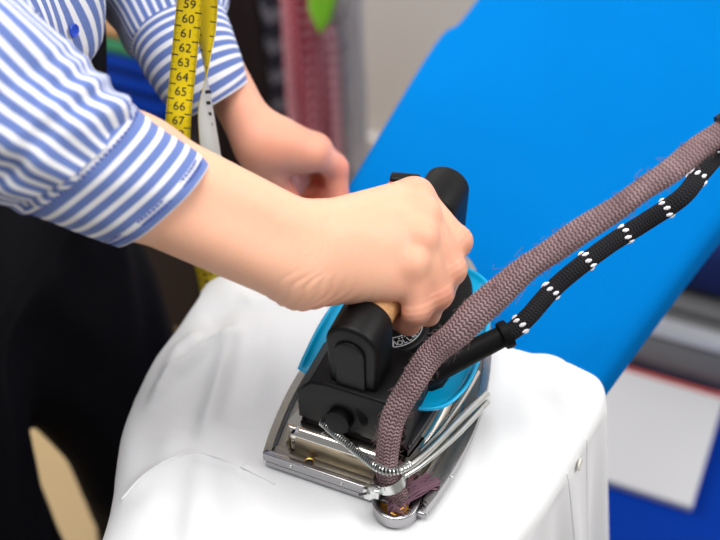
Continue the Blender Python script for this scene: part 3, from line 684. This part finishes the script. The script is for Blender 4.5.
# long creases over the wrist on the little-finger side
ax = [lo[i] + H1 * np.arange(D.shape[i]) for i in range(3)]
V1, F1 = nets(D, lo, H1); V1 = relax(V1, F1, 3, .5)
def disp(V, F, fn):
    n = np.zeros_like(V); q = V[F]; fn_ = np.cross(q[:, 2] - q[:, 0], q[:, 3] - q[:, 1])
    for k in range(4): np.add.at(n, F[:, k], fn_)
    n /= np.linalg.norm(n, axis=1)[:, None] + 1e-12; return V + n * fn(V)[:, None]
du = (EL - WR) / np.linalg.norm(EL - WR); hd1 = (mcp[1] - WR) / np.linalg.norm(mcp[1] - WR)
def wrinkle(V):
    d = V - WR; s = d @ (-du); w = d @ AW
    o = np.zeros(len(V)); rs = np.random.RandomState(2)
    for c0, amp in ((.004, .0005), (.010, .0007), (.0155, .0006), (.021, .0007), (.027, .0005), (.033, .0005), (.040, .0004), (-.003, .0003), (.0475, .0006), (.053, .0005)):
        cc = c0 + .0022 * np.sin(w * 260 + c0 * 900) + w * .25
        fade = np.clip((-w - .004) / .014, 0, 1) * np.clip((.040 + w) / .008, 0, 1)
        o -= amp * fade * np.exp(-((s - cc) / .0011) ** 2)
        o += amp * .6 * fade * np.exp(-((s - cc - .0028) / .0018) ** 2)
    for c0 in (-.006, -.001, .003):
        o -= .00018 * np.exp(-((s - c0 - .0012 * np.sin(w * 300)) / .0008) ** 2) * np.clip((w + .02) / .02, 0, 1)
    for i in (0, 1, 2, 3):       # tendons fanning over the back of the hand
        a, b = WR + (Wr - Wu) * (.35 - .22 * i) + a_([.02, .01, 0]), mcp[i]; t = np.clip(((V - a) @ (b - a)) / ((b - a) @ (b - a)), 0, 1); dd = np.linalg.norm(np.cross(V - a, (b - a) / np.linalg.norm(b - a)), axis=1)
        perp = (V - a - t[:, None] * (b - a)) @ a_([-.48, .25, .0]); o += .0007 * np.exp(-(perp / .0022) ** 2) * np.sin(PI * np.clip(t, 0, 1)) * (V[:, 2] > 1.055)
    for i in range(4):           # folds on the finger joints
        for dt in (-.0035, 0, .0035):
            q = pip[i] + (mcp[i] - pip[i]) / np.linalg.norm(mcp[i] - pip[i]) * (dt + .002); dd = np.abs((V - q) @ (mcp[i] - pip[i])) / np.linalg.norm(mcp[i] - pip[i]); near = np.linalg.norm(V - pip[i], axis=1) < .0125
            o -= .00022 * np.exp(-(dd / .0007) ** 2) * near
    return o
V1 = disp(V1, F1, wrinkle)
# left hand pinching the cloth ------------------------------------------
WL = a_([-.163, .226, .992]); ELl = P(138, -85, 1.065); SHL = a_([-.42, .30, 1.39]); AL = a_([-.39, .66, -.64])
ml = [P(312, 152, .982), P(316, 149, .962), P(312, 150, .945), P(306, 154, .932)]
pl_ = [P(336, 168, .958), P(334, 165, .938), P(330, 168, .926), P(322, 172, .920)]
dl = [P(338, 197, .938), P(333, 190, .924), P(326, 190, .918), P(316, 192, .916)]
tl_ = [P(326, 214, .924), P(318, 204, .919), P(310, 204, .917), P(302, 204, .917)]
G2 = []
for i in range(4):
    cl_ = WL + AL * (.009 - .006 * i) * -1 + a_([.012, .003, -.002])
    G2.append((cl_, ml[i], .0150, .0110, .012)); G2.append((cl_ + a_([0, 0, -.008]), ml[i] + a_([-.006, -.004, -.008]), .012, .009, .01))
G2.append((WL + a_([.006, -.003, -.004]), P(268, 165, .968), .0150, .0120, .012))
FL = lambda t: WL + (ELl - WL) * t
for off in (.009, -.009):
    G2.append((WL + AL * off, FL(.45) + AL * off * 1.1, .0158, .0175, .012)); G2.append((FL(.45) + AL * off * 1.1, FL(.95) + AL * off * 1.4, .0175, .030, .012))
groups = [(0, G2)]
for i in range(4):
    r = [q * 1.02 for q in fr_[i]]; k = .0035
    groups.append((.006, [(ml[i], pl_[i], r[0], r[1], k), (pl_[i], dl[i], r[1], r[2], k), (dl[i], tl_[i], r[2], r[3], k)]))
groups.append((.008, [(P(258, 152, .985), P(270, 172, .965), .0130, .0112, .004), (P(270, 172, .965), P(284, 196, .942), .0108, .0098, .004), (P(284, 196, .942), P(300, 214, .922), .0096, .0078, .004)]))
H2 = .0018
D, lo = volume((-.35, .15, .903), (-.055, .39, 1.12), H2, groups); V2, F2 = nets(D, lo, H2); V2 = relax(V2, F2, 2, .5)
# the rest of the body ----------------------------------------------------
def body_groups(x=0.0, legs=True, arms=True, torso=True, head=True):
    hip = a_([-.425, .12, .95]); ch = a_([-.425, .115, 1.27]); g = []
    if torso: g += [(hip + (0, -.075, 0), hip + (0, .075, 0), .115 + x, .115 + x, .05), (a_([-.375, .07, 1.10]), a_([-.375, .17, 1.10]), .10 + x, .10 + x, .08), (ch + (0, -.085, 0), ch + (0, .085, 0), .105 + x, .105 + x, .08), (a_([-.425, .0, 1.37]), a_([-.425, .23, 1.37]), .06 + x, .06 + x, .06)]
    if head: g += [(a_([-.42, .115, 1.38]), a_([-.395, .115, 1.50]), .055, .05, .03), (a_([-.365, .115, 1.56]), a_([-.40, .115, 1.62]), .072, .092, .04), (a_([-.325, .115, 1.525]), a_([-.345, .115, 1.56]), .042, .06, .03), (a_([-.283, .115, 1.555]), a_([-.300, .115, 1.585]), .010, .007, .015)]
    if legs:
        for s, kn, an in ((-1, a_([-.40, .035, .50]), a_([-.46, .02, .09])), (1, a_([-.345, .245, .50]), a_([-.40, .25, .09]))):
            g += [(hip + (0, s * .08, -.03), kn, .092 + x, .062 + x, .05), (kn, an, .062 + x, .042 + x, .03), (an + (0, 0, -.045), an + (.14, s * .02, -.06), .032, .026, .03)]
    if arms: g += [(SHR, EL, .052, .040, .03), (SHL, ELl, .052, .040, .03), (EL, FA(.6), .036, .026, .02), (ELl, FL(.6), .036, .024, .02)]
    return g
D, lo = volume((-.62, -.2, -.005), (-.13, .42, 1.74), .010, [(0, body_groups())]); V3, F3 = nets(D, lo, .010); V3 = relax(V3, F3, 2)
Vb = np.vstack([V1, V2, V3]) - PO; Fb = np.vstack([F1, F2 + len(V1), F3 + len(V1) + len(V2)])
body = mesh('body', Vb, Fb, M['skin'], person)
fl = np.zeros(len(Vb)); W_ = Vb + PO
for q, r, s in [(p_, .013, .55) for p_ in pip] + [(p_, .014, .6) for p_ in dip] + [(p_, .012, .6) for p_ in tip] + [(p_ + a_([0, 0, .008]), .012, .28) for p_ in mcp] + [(a_([.018, .088, 1.035]), .02, .3), (FA(.62) - AW * .02, .05, .35), (WR - AW * .025 + a_([.02, .01, -.01]), .02, .3)]:
    fl = np.maximum(fl, s * np.exp(-(np.linalg.norm(W_ - q, axis=1) / r) ** 2))
for q, r, s in [(p_, .022, .85) for p_ in pl_ + dl + tl_] + [(P(284, 196, .942), .03, .8), (P(310, 190, .94), .03, .9)] + [(p_, .03, .5) for p_ in ml] + [(WL * .5 + ml[0] * .5, .07, .42)]:
    fl = np.maximum(fl, s * np.exp(-(np.linalg.norm(W_ - q, axis=1) / r) ** 2))
at = body.data.attributes.new('flush', 'FLOAT', 'POINT'); at.data.foreach_set('value', fl.astype(np.float32))
# head details
hair_g = [(0, [(a_([-.42, .115, 1.60]), a_([-.43, .115, 1.64]), .100, .098, .03), (a_([-.47, .115, 1.60]), a_([-.49, .115, 1.50]), .055, .04, .05)])]
D, lo = volume((-.60, -.02, 1.42), (-.24, .26, 1.78), .008, hair_g); Vh, Fh = nets(D, lo, .008); mesh('hair', relax(Vh, Fh, 2) - PO, Fh, M['hair'], person)
for s in (-1, 1):
    b = B(); b.lathe([(.0, .012), (.007, .009), (.011, .003), (.012, -.004)], 16, a_([-.296, .115 + s * .032, 1.598]) - PO, (1, 0, .1), cap=False); b.done('eye', M['dialw'], person)
    b = B(); b.tube([a_([-.385, .115 + s * .084, 1.60]) - PO, a_([-.392, .115 + s * .092, 1.585]) - PO, a_([-.386, .115 + s * .086, 1.562]) - PO], .010, 10, res=4); b.done('ear', M['skin'], person)
b = B(); b.tube([a_([-.288, .095, 1.532]) - PO, a_([-.278, .115, 1.534]) - PO, a_([-.288, .135, 1.532]) - PO], .005, 10, res=4); b.done('lips', M['red'], person)
# trousers ---------------------------------------------------------------
tg = body_groups(.012, True, False, False, False); hip = a_([-.425, .12, .95])
tg = [q for q in tg if q[2] > .04] + [(hip + (0, -.075, 0), hip + (0, .075, 0), .125, .125, .05), (a_([-.372, .07, 1.08]), a_([-.372, .17, 1.08]), .112, .112, .08)]
D, lo = volume((-.66, -.22, .05), (-.13, .46, 1.24), .008, [(0, tg)])
zz = (lo[2] + .008 * np.arange(D.shape[2]))[None, None, :]; D = np.maximum(D, zz - 1.10)
V_, F_ = nets(D, lo, .008); V_ = relax(V_, F_, 2)
V_ = disp(V_, F_, lambda V: .0025 * np.sin(V[:, 2] * 40 + 3 * np.sin(V[:, 1] * 40)) * (V[:, 2] < .9)); mesh('trousers', V_ - PO, F_, M['black_cloth'], person)
for s, an in ((-1, a_([-.46, .02, .09])), (1, a_([-.40, .25, .09]))):
    b = B(); b.tube([an + (-.05, 0, -.055) - PO, an + (.02, 0, -.048) - PO, an + (.10, s * .015, -.058) - PO, an + (.16, s * .02, -.065) - PO], [.034, .040, .036, .024], 20, res=6); b.done('shoe', M['black2'], person)
# shirt --------------------------------------------------------------------
sg = body_groups(.020, False, False, True, False) + [(SHR, a_([-.425, .0, 1.37]), .078, .082, .05), (SHL, a_([-.425, .23, 1.37]), .078, .082, .05), (SHR, SHR * .8 + EL * .2, .078, .070, .03), (SHL, SHL * .8 + ELl * .2, .078, .070, .03)]
D, lo = volume((-.62, -.20, .93), (-.15, .44, 1.50), .007, [(0, sg)])
Gx, Gy, Gz = np.meshgrid(*[lo[i] + .007 * np.arange(D.shape[i]) for i in range(3)], indexing='ij')
hem = np.minimum(1.066 + 2.6 * np.clip(np.abs(Gy - .19) - .01, 0, 1) ** 1.6 * 1.3, 1.090); hem = np.where(Gx < -.42, 1.03, hem)
D = np.maximum(D, hem - Gz); V_, F_ = nets(D, lo, .007); V_ = relax(V_, F_, 3)
V_ = disp(V_, F_, lambda V: .004 * np.sin(V[:, 1] * 70 + 2 * np.sin(V[:, 2] * 20)))
uvt = np.stack([np.arctan2(V_[:, 1] - .12, V_[:, 0] + .43) * .16, V_[:, 2]], 1)
shp = mesh('striped_shirt', V_ - PO, F_, M['stripe_t'], person, uv=uvt)
def sleeve(name, path, rad, m, n=160, res=14, shape=None, nstripe=0, period=.0082, thick=.001, skew=None):
    V, F, U = tube_geo(a_(path) - PO, a_(rad), n, False, res, ref=(0, 0, 1), shape=shape)
    if skew:                     # the hem sits aslant on the arm
        V = a_(V).reshape(-1, n, 3); Cc = V.mean(1); T = np.gradient(Cc, axis=0); T /= np.linalg.norm(T, axis=1)[:, None]
        Lc_ = np.concatenate([[0], np.cumsum(np.linalg.norm(np.diff(Cc, axis=0), axis=1))]); Lc_ = Lc_ / Lc_[-1]
        up_ = UP - T * (T @ UP)[:, None]; V = V + T[:, None, :] * (np.einsum('ijk,ik->ij', V - Cc[:, None], up_) * np.array([skew(t) for t in Lc_])[:, None])[..., None]; V = V.reshape(-1, 3)
    if nstripe: U = [[(u / (2 * PI) * nstripe * period, v) for u, v in f] for f in U]
    o = mesh(name, V, F, m, shp, uv=U); solid(o, thick, -1); return o
# right sleeve: the rolled cuff, then the gathered sleeve
CH = P(163, 200, 1.113); CS = P(78, 157, 1.147)
def cuff_shape(l, a): return 1 + .025 * math.sin(3 * a + 1) + .012 * math.sin(7 * a + l * 60)
cuffpath = [CS + (CS - CH) * .06, CS, CS * .66 + CH * .34, CS * .33 + CH * .67, CH]
sleeve('cuff', cuffpath, [.0372, .0382, .0368, .0352, .0330], M['stripe_v'], shape=cuff_shape, thick=.0022, skew=lambda t: .38)
dS = (CS - CH) / np.linalg.norm(CS - CH)
def sl_shape(l, a):
    g = math.exp(-((l - .012) / .030) ** 2) if l < .4 else 0
    return 1 + .035 * math.sin(5 * a + 1.3 + 6 * l) + .022 * math.sin(11 * a + 20 * l + 2) + g * (.050 * math.sin(l * 460 + 2.0 * math.sin(2 * a)) * (.35 + .65 * max(0, math.cos(a - .8)))) + .02 * math.sin(l * 120 + 3 * a) + (.07 * math.exp(-((a - 4.3) / .45) ** 2) - .07 * math.exp(-((a - 3.75) / .22) ** 2)) * min(1, l / .03)
spath = [CS + dS * -.003, CS + dS * .006, P(50, 139, 1.160), P(-5, 100, 1.182), P(-50, 60, 1.202), P(-110, 0, 1.225), EL * .6 + SHR * .4, SHR]
sleeve('sleeve', spath, [.0362, .0392, .0435, .0475, .050, .054, .062, .075], M['stripe_u'], n=220, res=26, shape=sl_shape, nstripe=36, skew=lambda t: -.38 * max(0, 1 - t * 1.6))
# stitch lines
def stitch(C1, r):
    o = sleeve('stitching', [C1 + dS * .0008, C1 + dS * .0004, C1, C1 - dS * .0004], [r] * 4, M['blue_thread'], n=240, res=1, shape=cuff_shape, thick=.0004, skew=lambda t: .38)
    bm = bmesh.new(); bm.from_mesh(o.data); bm.faces.ensure_lookup_table(); bmesh.ops.delete(bm, geom=[f for i, f in enumerate(bm.faces) if (i % 240) % 3 == 0], context='FACES'); bm.to_mesh(o.data); bm.free()
stitch(CH + dS * .0055, .0342); stitch(CH + dS * .0085, .0344); stitch(CS + dS * -.0025, .0386)
# left sleeve
LH = WL + (ELl - WL) * .12 + a_([0, 0, .002]); uL = (ELl - WL) / np.linalg.norm(ELl - WL)
LP = [P(214, 101, 1.012), P(203, 82, 1.024), P(190, 58, 1.036), P(177, 30, 1.047), P(172, 20, 1.050)]
sleeve('cuff', LP[3::-1], [.0370, .0350, .0320, .0275], M['stripe_f'], shape=lambda l, a: 1 + .03 * math.sin(3 * a), thick=.002)
sleeve('sleeve', [P(178, 34, 1.045), LP[4], P(160, -15, 1.058), ELl + a_([-.01, 0, .005]), ELl * .6 + SHL * .4, SHL], [.0355, .040, .047, .055, .066, .075], M['stripe_u'], res=16, shape=lambda l, a: 1 + .04 * math.sin(5 * a + 9 * l) + .025 * math.sin(l * 150 + 3 * a), nstripe=38)
# buttons on the shirt front
for y, z in ((.166, 1.100), (.162, 1.17), (.155, 1.24), (.15, 1.31)):
    k = np.argmin((V_[:, 1] - y) ** 2 + (V_[:, 2] - z) ** 2 + (V_[:, 0] < -.40)); b = B(); b.lathe([(.0, .001), (.0040, .001), (.0046, .0018), (.0040, .0026), (.003, .0020), (.0, .0020)], 20, V_[k] - PO + (.0006, 0, 0), (1, -.1, .15), cap=False); b.done('button', M['btn_blue'], shp)

# ================================================================== TAPE MEASURE
tape = tag(empty('tape_measure', (-.30, .12, 1.45)), 'yellow tape measure with black numbers, hanging from the neck down past the left sleeve', 'tape measure')
TO = a_([-.30, .12, 1.45])
def ribbon(name, pts, facing, w, yellow_first=True, start=20, numbers=True):
    C_ = catmull(pts, 24); Fc = catmull(facing, 24); T = np.gradient(C_, axis=0); T /= np.linalg.norm(T, axis=1)[:, None]
    S = np.cross(T, Fc); S /= np.linalg.norm(S, axis=1)[:, None]; N = np.cross(S, T); Ls = np.concatenate([[0], np.cumsum(np.linalg.norm(np.diff(C_, axis=0), axis=1))])
    def pt(l, s, h):
        c = a_([np.interp(l, Ls, C_[:, k]) for k in range(3)]); sv = a_([np.interp(l, Ls, S[:, k]) for k in range(3)]); nv = a_([np.interp(l, Ls, N[:, k]) for k in range(3)]); return c + sv * s + nv * h - TO
    for nm, h, m in (('tape_face', .0002, M['yellow'] if yellow_first else M['greytape']), ('tape_back', -.0002, M['greytape'] if yellow_first else M['yellow'])):
        V_ = []; n = len(C_)
        for i in range(n): V_ += [C_[i] + S[i] * w / 2 + N[i] * h - TO, C_[i] - S[i] * w / 2 + N[i] * h - TO]
        o = mesh(nm, V_, [(2 * i, 2 * i + 1, 2 * i + 3, 2 * i + 2) for i in range(n - 1)], m, tape); solid(o, .0003, 0)
    b = B(); l = .01; k = start
    while l < Ls[-1] - .005:
        for s0, s1 in ((-w / 2, -w / 2 + .0045), (w / 2 - .0045, w / 2)):
            q = [pt(l - .0004, s0, .0005), pt(l + .0004, s0, .0005), pt(l + .0004, s1, .0005), pt(l - .0004, s1, .0005)]; b.add(q, [(0, 1, 2, 3)])
            for mm in range(1, 10):
                lm = l + mm * .001; ln = .0028 if mm == 5 else .0018; sa, sb = (s0, s0 + ln) if s0 < 0 else (s1 - ln, s1)
                b.add([pt(lm - .00012, sa, .0005), pt(lm + .00012, sa, .0005), pt(lm + .00012, sb, .0005), pt(lm - .00012, sb, .0005)], [(0, 1, 2, 3)])
        if numbers:
            me = text_mesh(str(k), .0085)
            vs = [pt(l + .005 - v.co.y, -v.co.x, .0005 + v.co.z * .5) for v in me.vertices]; b.add(vs, [p_.vertices[:] for p_ in me.polygons]); bpy.data.meshes.remove(me)
        l += .01; k += 1
    b.done('tape_marks', M['ink'], tape, smooth=False)
fc = CAM - a_([-.2, .2, 1.05]); fc /= np.linalg.norm(fc); side = np.cross(fc, (0, 0, 1)); side /= np.linalg.norm(side)
front_pts = [a_([-.35, .05, 1.50]), a_([-.30, .06, 1.40]), P(197, -100, 1.19), P(192, -20, 1.135), P(187, 30, 1.102), P(182, 80, 1.070), P(178, 125, 1.042), P(180, 160, 1.012), P(196, 230, .945), P(208, 275, .885), P(214, 310, .84)]
ribbon('front', front_pts, [fc] * len(front_pts), .0170, True, 12)
back_pts = [a_([-.35, .17, 1.50]), a_([-.31, .17, 1.40]), P(205, -100, 1.18), P(205, -20, 1.125), P(206, 25, 1.095), P(206, 65, 1.072), P(205, 105, 1.045), P(210, 150, 1.012), P(214, 190, .975), P(220, 230, .915), P(228, 262, .885)]
tw = [fc, fc, fc, fc, fc * .8 + side * .6, fc * .15 + side, -fc * .6 + side * .8, -fc * .8 + side * .5, -fc * .9 + side * .2, -fc, -fc]
ribbon('back', back_pts, tw, .0165, True, 95, numbers=False)
# marks on the grey side
b = B()
for k, (y, z) in enumerate([(y, 1.02 - (y - 100) * .00078) for y in range(92, 240, 11)]):
    xx = np.interp(y, [90, 105, 150, 190, 230], [205.5, 205.5, 210, 214, 220]); c = P(xx, y, z + .027) + fc * .0012 - TO
    b.box(c, (.007, .001, .003), Matrix(((R0[0], fc[0], 0), (R0[1], fc[1], 0), (R0[2], fc[2], 1))).to_3x3())
b.done('tape_marks', M['ink'], tape, smooth=False)

# ================================================================== BACKGROUND
def PYp(px, py, Yp):
    d = FW + RT * (px - 360) / 1300. - UP * (py - 270) / 1300.; return CAM + d * ((Yp - CAM[1]) / d[1])
def garment(name, label, cat, x0, x1, z0, z1, y, m, folds=5, depth=.02, seed=1, group=None, taper=.0, parts=True):
    root = tag(empty(name, ((x0 + x1) / 2, y, z1)), label, cat, group); r = random.Random(seed); w = x1 - x0; nx, nz = 60, 40; V = []; uv = []
    for j in range(nz + 1):
        t = j / nz; z = (z0 - z1) * t
        for i in range(nx + 1):
            s = i / nx; sh_ = max(0, .09 - .35 * (t * (z1 - z0))) if t * (z1 - z0) < .25 else 0
            V.append(((s - .5) * w * (1 + taper * t), depth * (.3 + .7 * t) * math.sin(s * PI * 2 * folds / 2 + seed + .8 * t) + .01 * math.sin(s * 17 + t * 6) - .012 * math.sin(PI * s), z - abs(s - .5) * .16 * (1 if t < .02 else max(0, 1 - t * 3)))); uv.append((s * w * 1.5, -z))
    F = [(j * (nx + 1) + i, j * (nx + 1) + i + 1, (j + 1) * (nx + 1) + i + 1, (j + 1) * (nx + 1) + i) for j in range(nz) for i in range(nx)]
    o = mesh('garment_body', V, F, m, root, uv=a_(uv)); solid(o, .016, 1)
    b = B(); b.tube([(-w * .4, .015, -.07), (0, .015, .005), (w * .4, .015, -.07)], .006, 10, res=6); b.tube([(0, .015, .0), (0, .015, .03), (.012, .015, .05), (0, .015, .066), (-.012, .015, .054)], .002, 8, res=5); b.done('hanger', M['wood'], root)
    return root
RY = .93
xs = {k: PYp(k, 90, RY)[0] for k in (190, 254, 264, 306, 311, 338, 346, 349)}
rack = tag(empty('clothes_rack', (-.60, RY + .015, 0)), 'metal clothes rail with hanging garments, standing before the grey wall', 'clothes rack')
b = B(); b.tube([(-.55, 0, 1.20), (.30, 0, 1.20)], .012, 16); b.done('rail', M['silver'], rack)
for x in (-.55, (xs[311] + xs[338]) / 2 + .60):
    b = B(); b.tube([(x, 0, .03), (x, 0, 1.20)], .012, 16); b.done('upright', M['silver'], rack)
    b = B(); b.tube([(x, -.20, .02), (x, .20, .02)], .012, 16); b.done('foot', M['silver'], rack)
garment('hanging_jacket', 'dark brown jacket hanging left of the grey checked shirt', 'jacket', xs[190] - .10, xs[264] + .012, .14, 1.14, RY - .05, M['darkgarment'], 4, .02, 2)
garment('hanging_shirt', 'grey and black checked shirt hanging beside the red checked one', 'shirt', xs[264], xs[306], .10, 1.14, RY + .01, M['plaid'], 6, .016, 3)
garment('hanging_shirt', 'red and pink small-checked shirt hanging on the rail, green scarf over it', 'shirt', xs[311], xs[338], .16, 1.14, RY - .045, M['redcheck'], 3, .014, 5)
garment('hanging_shirt', 'pale grey shirt at the right end of the rail', 'shirt', xs[346], xs[349], .06, 1.14, RY + .02, M['paleblue'], 3, .01, 7)
g = PYp(320, 8, RY - .085); tg_ = tag(empty('green_scarf', (g[0], RY - .085, g[2])), 'bright green scarf hanging in front of the red checked shirt', 'scarf')
b = B(); b.prism([(-.018, 1.21 - g[2]), (.018, 1.21 - g[2]), (.022, .02), (.012, -.02), (-.004, -.045), (-.017, -.01)], 0, .012, 'xz', bev=.004); b.done('scarf_panel', M['green'], tg_)
# pile of folded cloth on a low crate, seen between the body and the left sleeve
YB = .80
c = PYp(133, 128, YB); crate = tag(empty('dark_crate', (c[0], YB + .05, 0)), 'dark low crate under the pile of folded coloured cloth', 'crate')
b = B(); b.box((0, .02, c[2] / 2), (.20, .22, c[2]), bev=.01); b.done('crate_body', M['darkgarment'], crate)
b = B(); b.box((0, .02, c[2] + .0), (.22, .24, .02), bev=.005); b.done('crate_lid', M['darkgarment'], crate)
z = c[2] + .01
for nm, h, w, m, lab in (('folded_cloth', .135, .15, M['royal'], 'royal blue folded cloth at the bottom of the pile behind the left sleeve'), ('folded_cloth', .022, .14, M['teal'], 'thin dark green folded cloth lying on the royal blue one'), ('folded_cloth', .045, .145, M['peach'], 'peach folded cloth in the pile, above the dark green one'), ('folded_cloth', .10, .14, M['white'], 'white folded cloth on top of the pile')):
    r = tag(empty(nm, (c[0] - .0, YB + .07, z)), lab, 'cloth'); nl = max(1, int(h / .03)); hh = h / nl; b = B()
    for k in range(nl): b.box((.004 * (k % 2), .0, hh * (k + .5)), (w, .18, hh * .96), bev=hh * .3)
    b.done('fold', m, r); z += h + .001
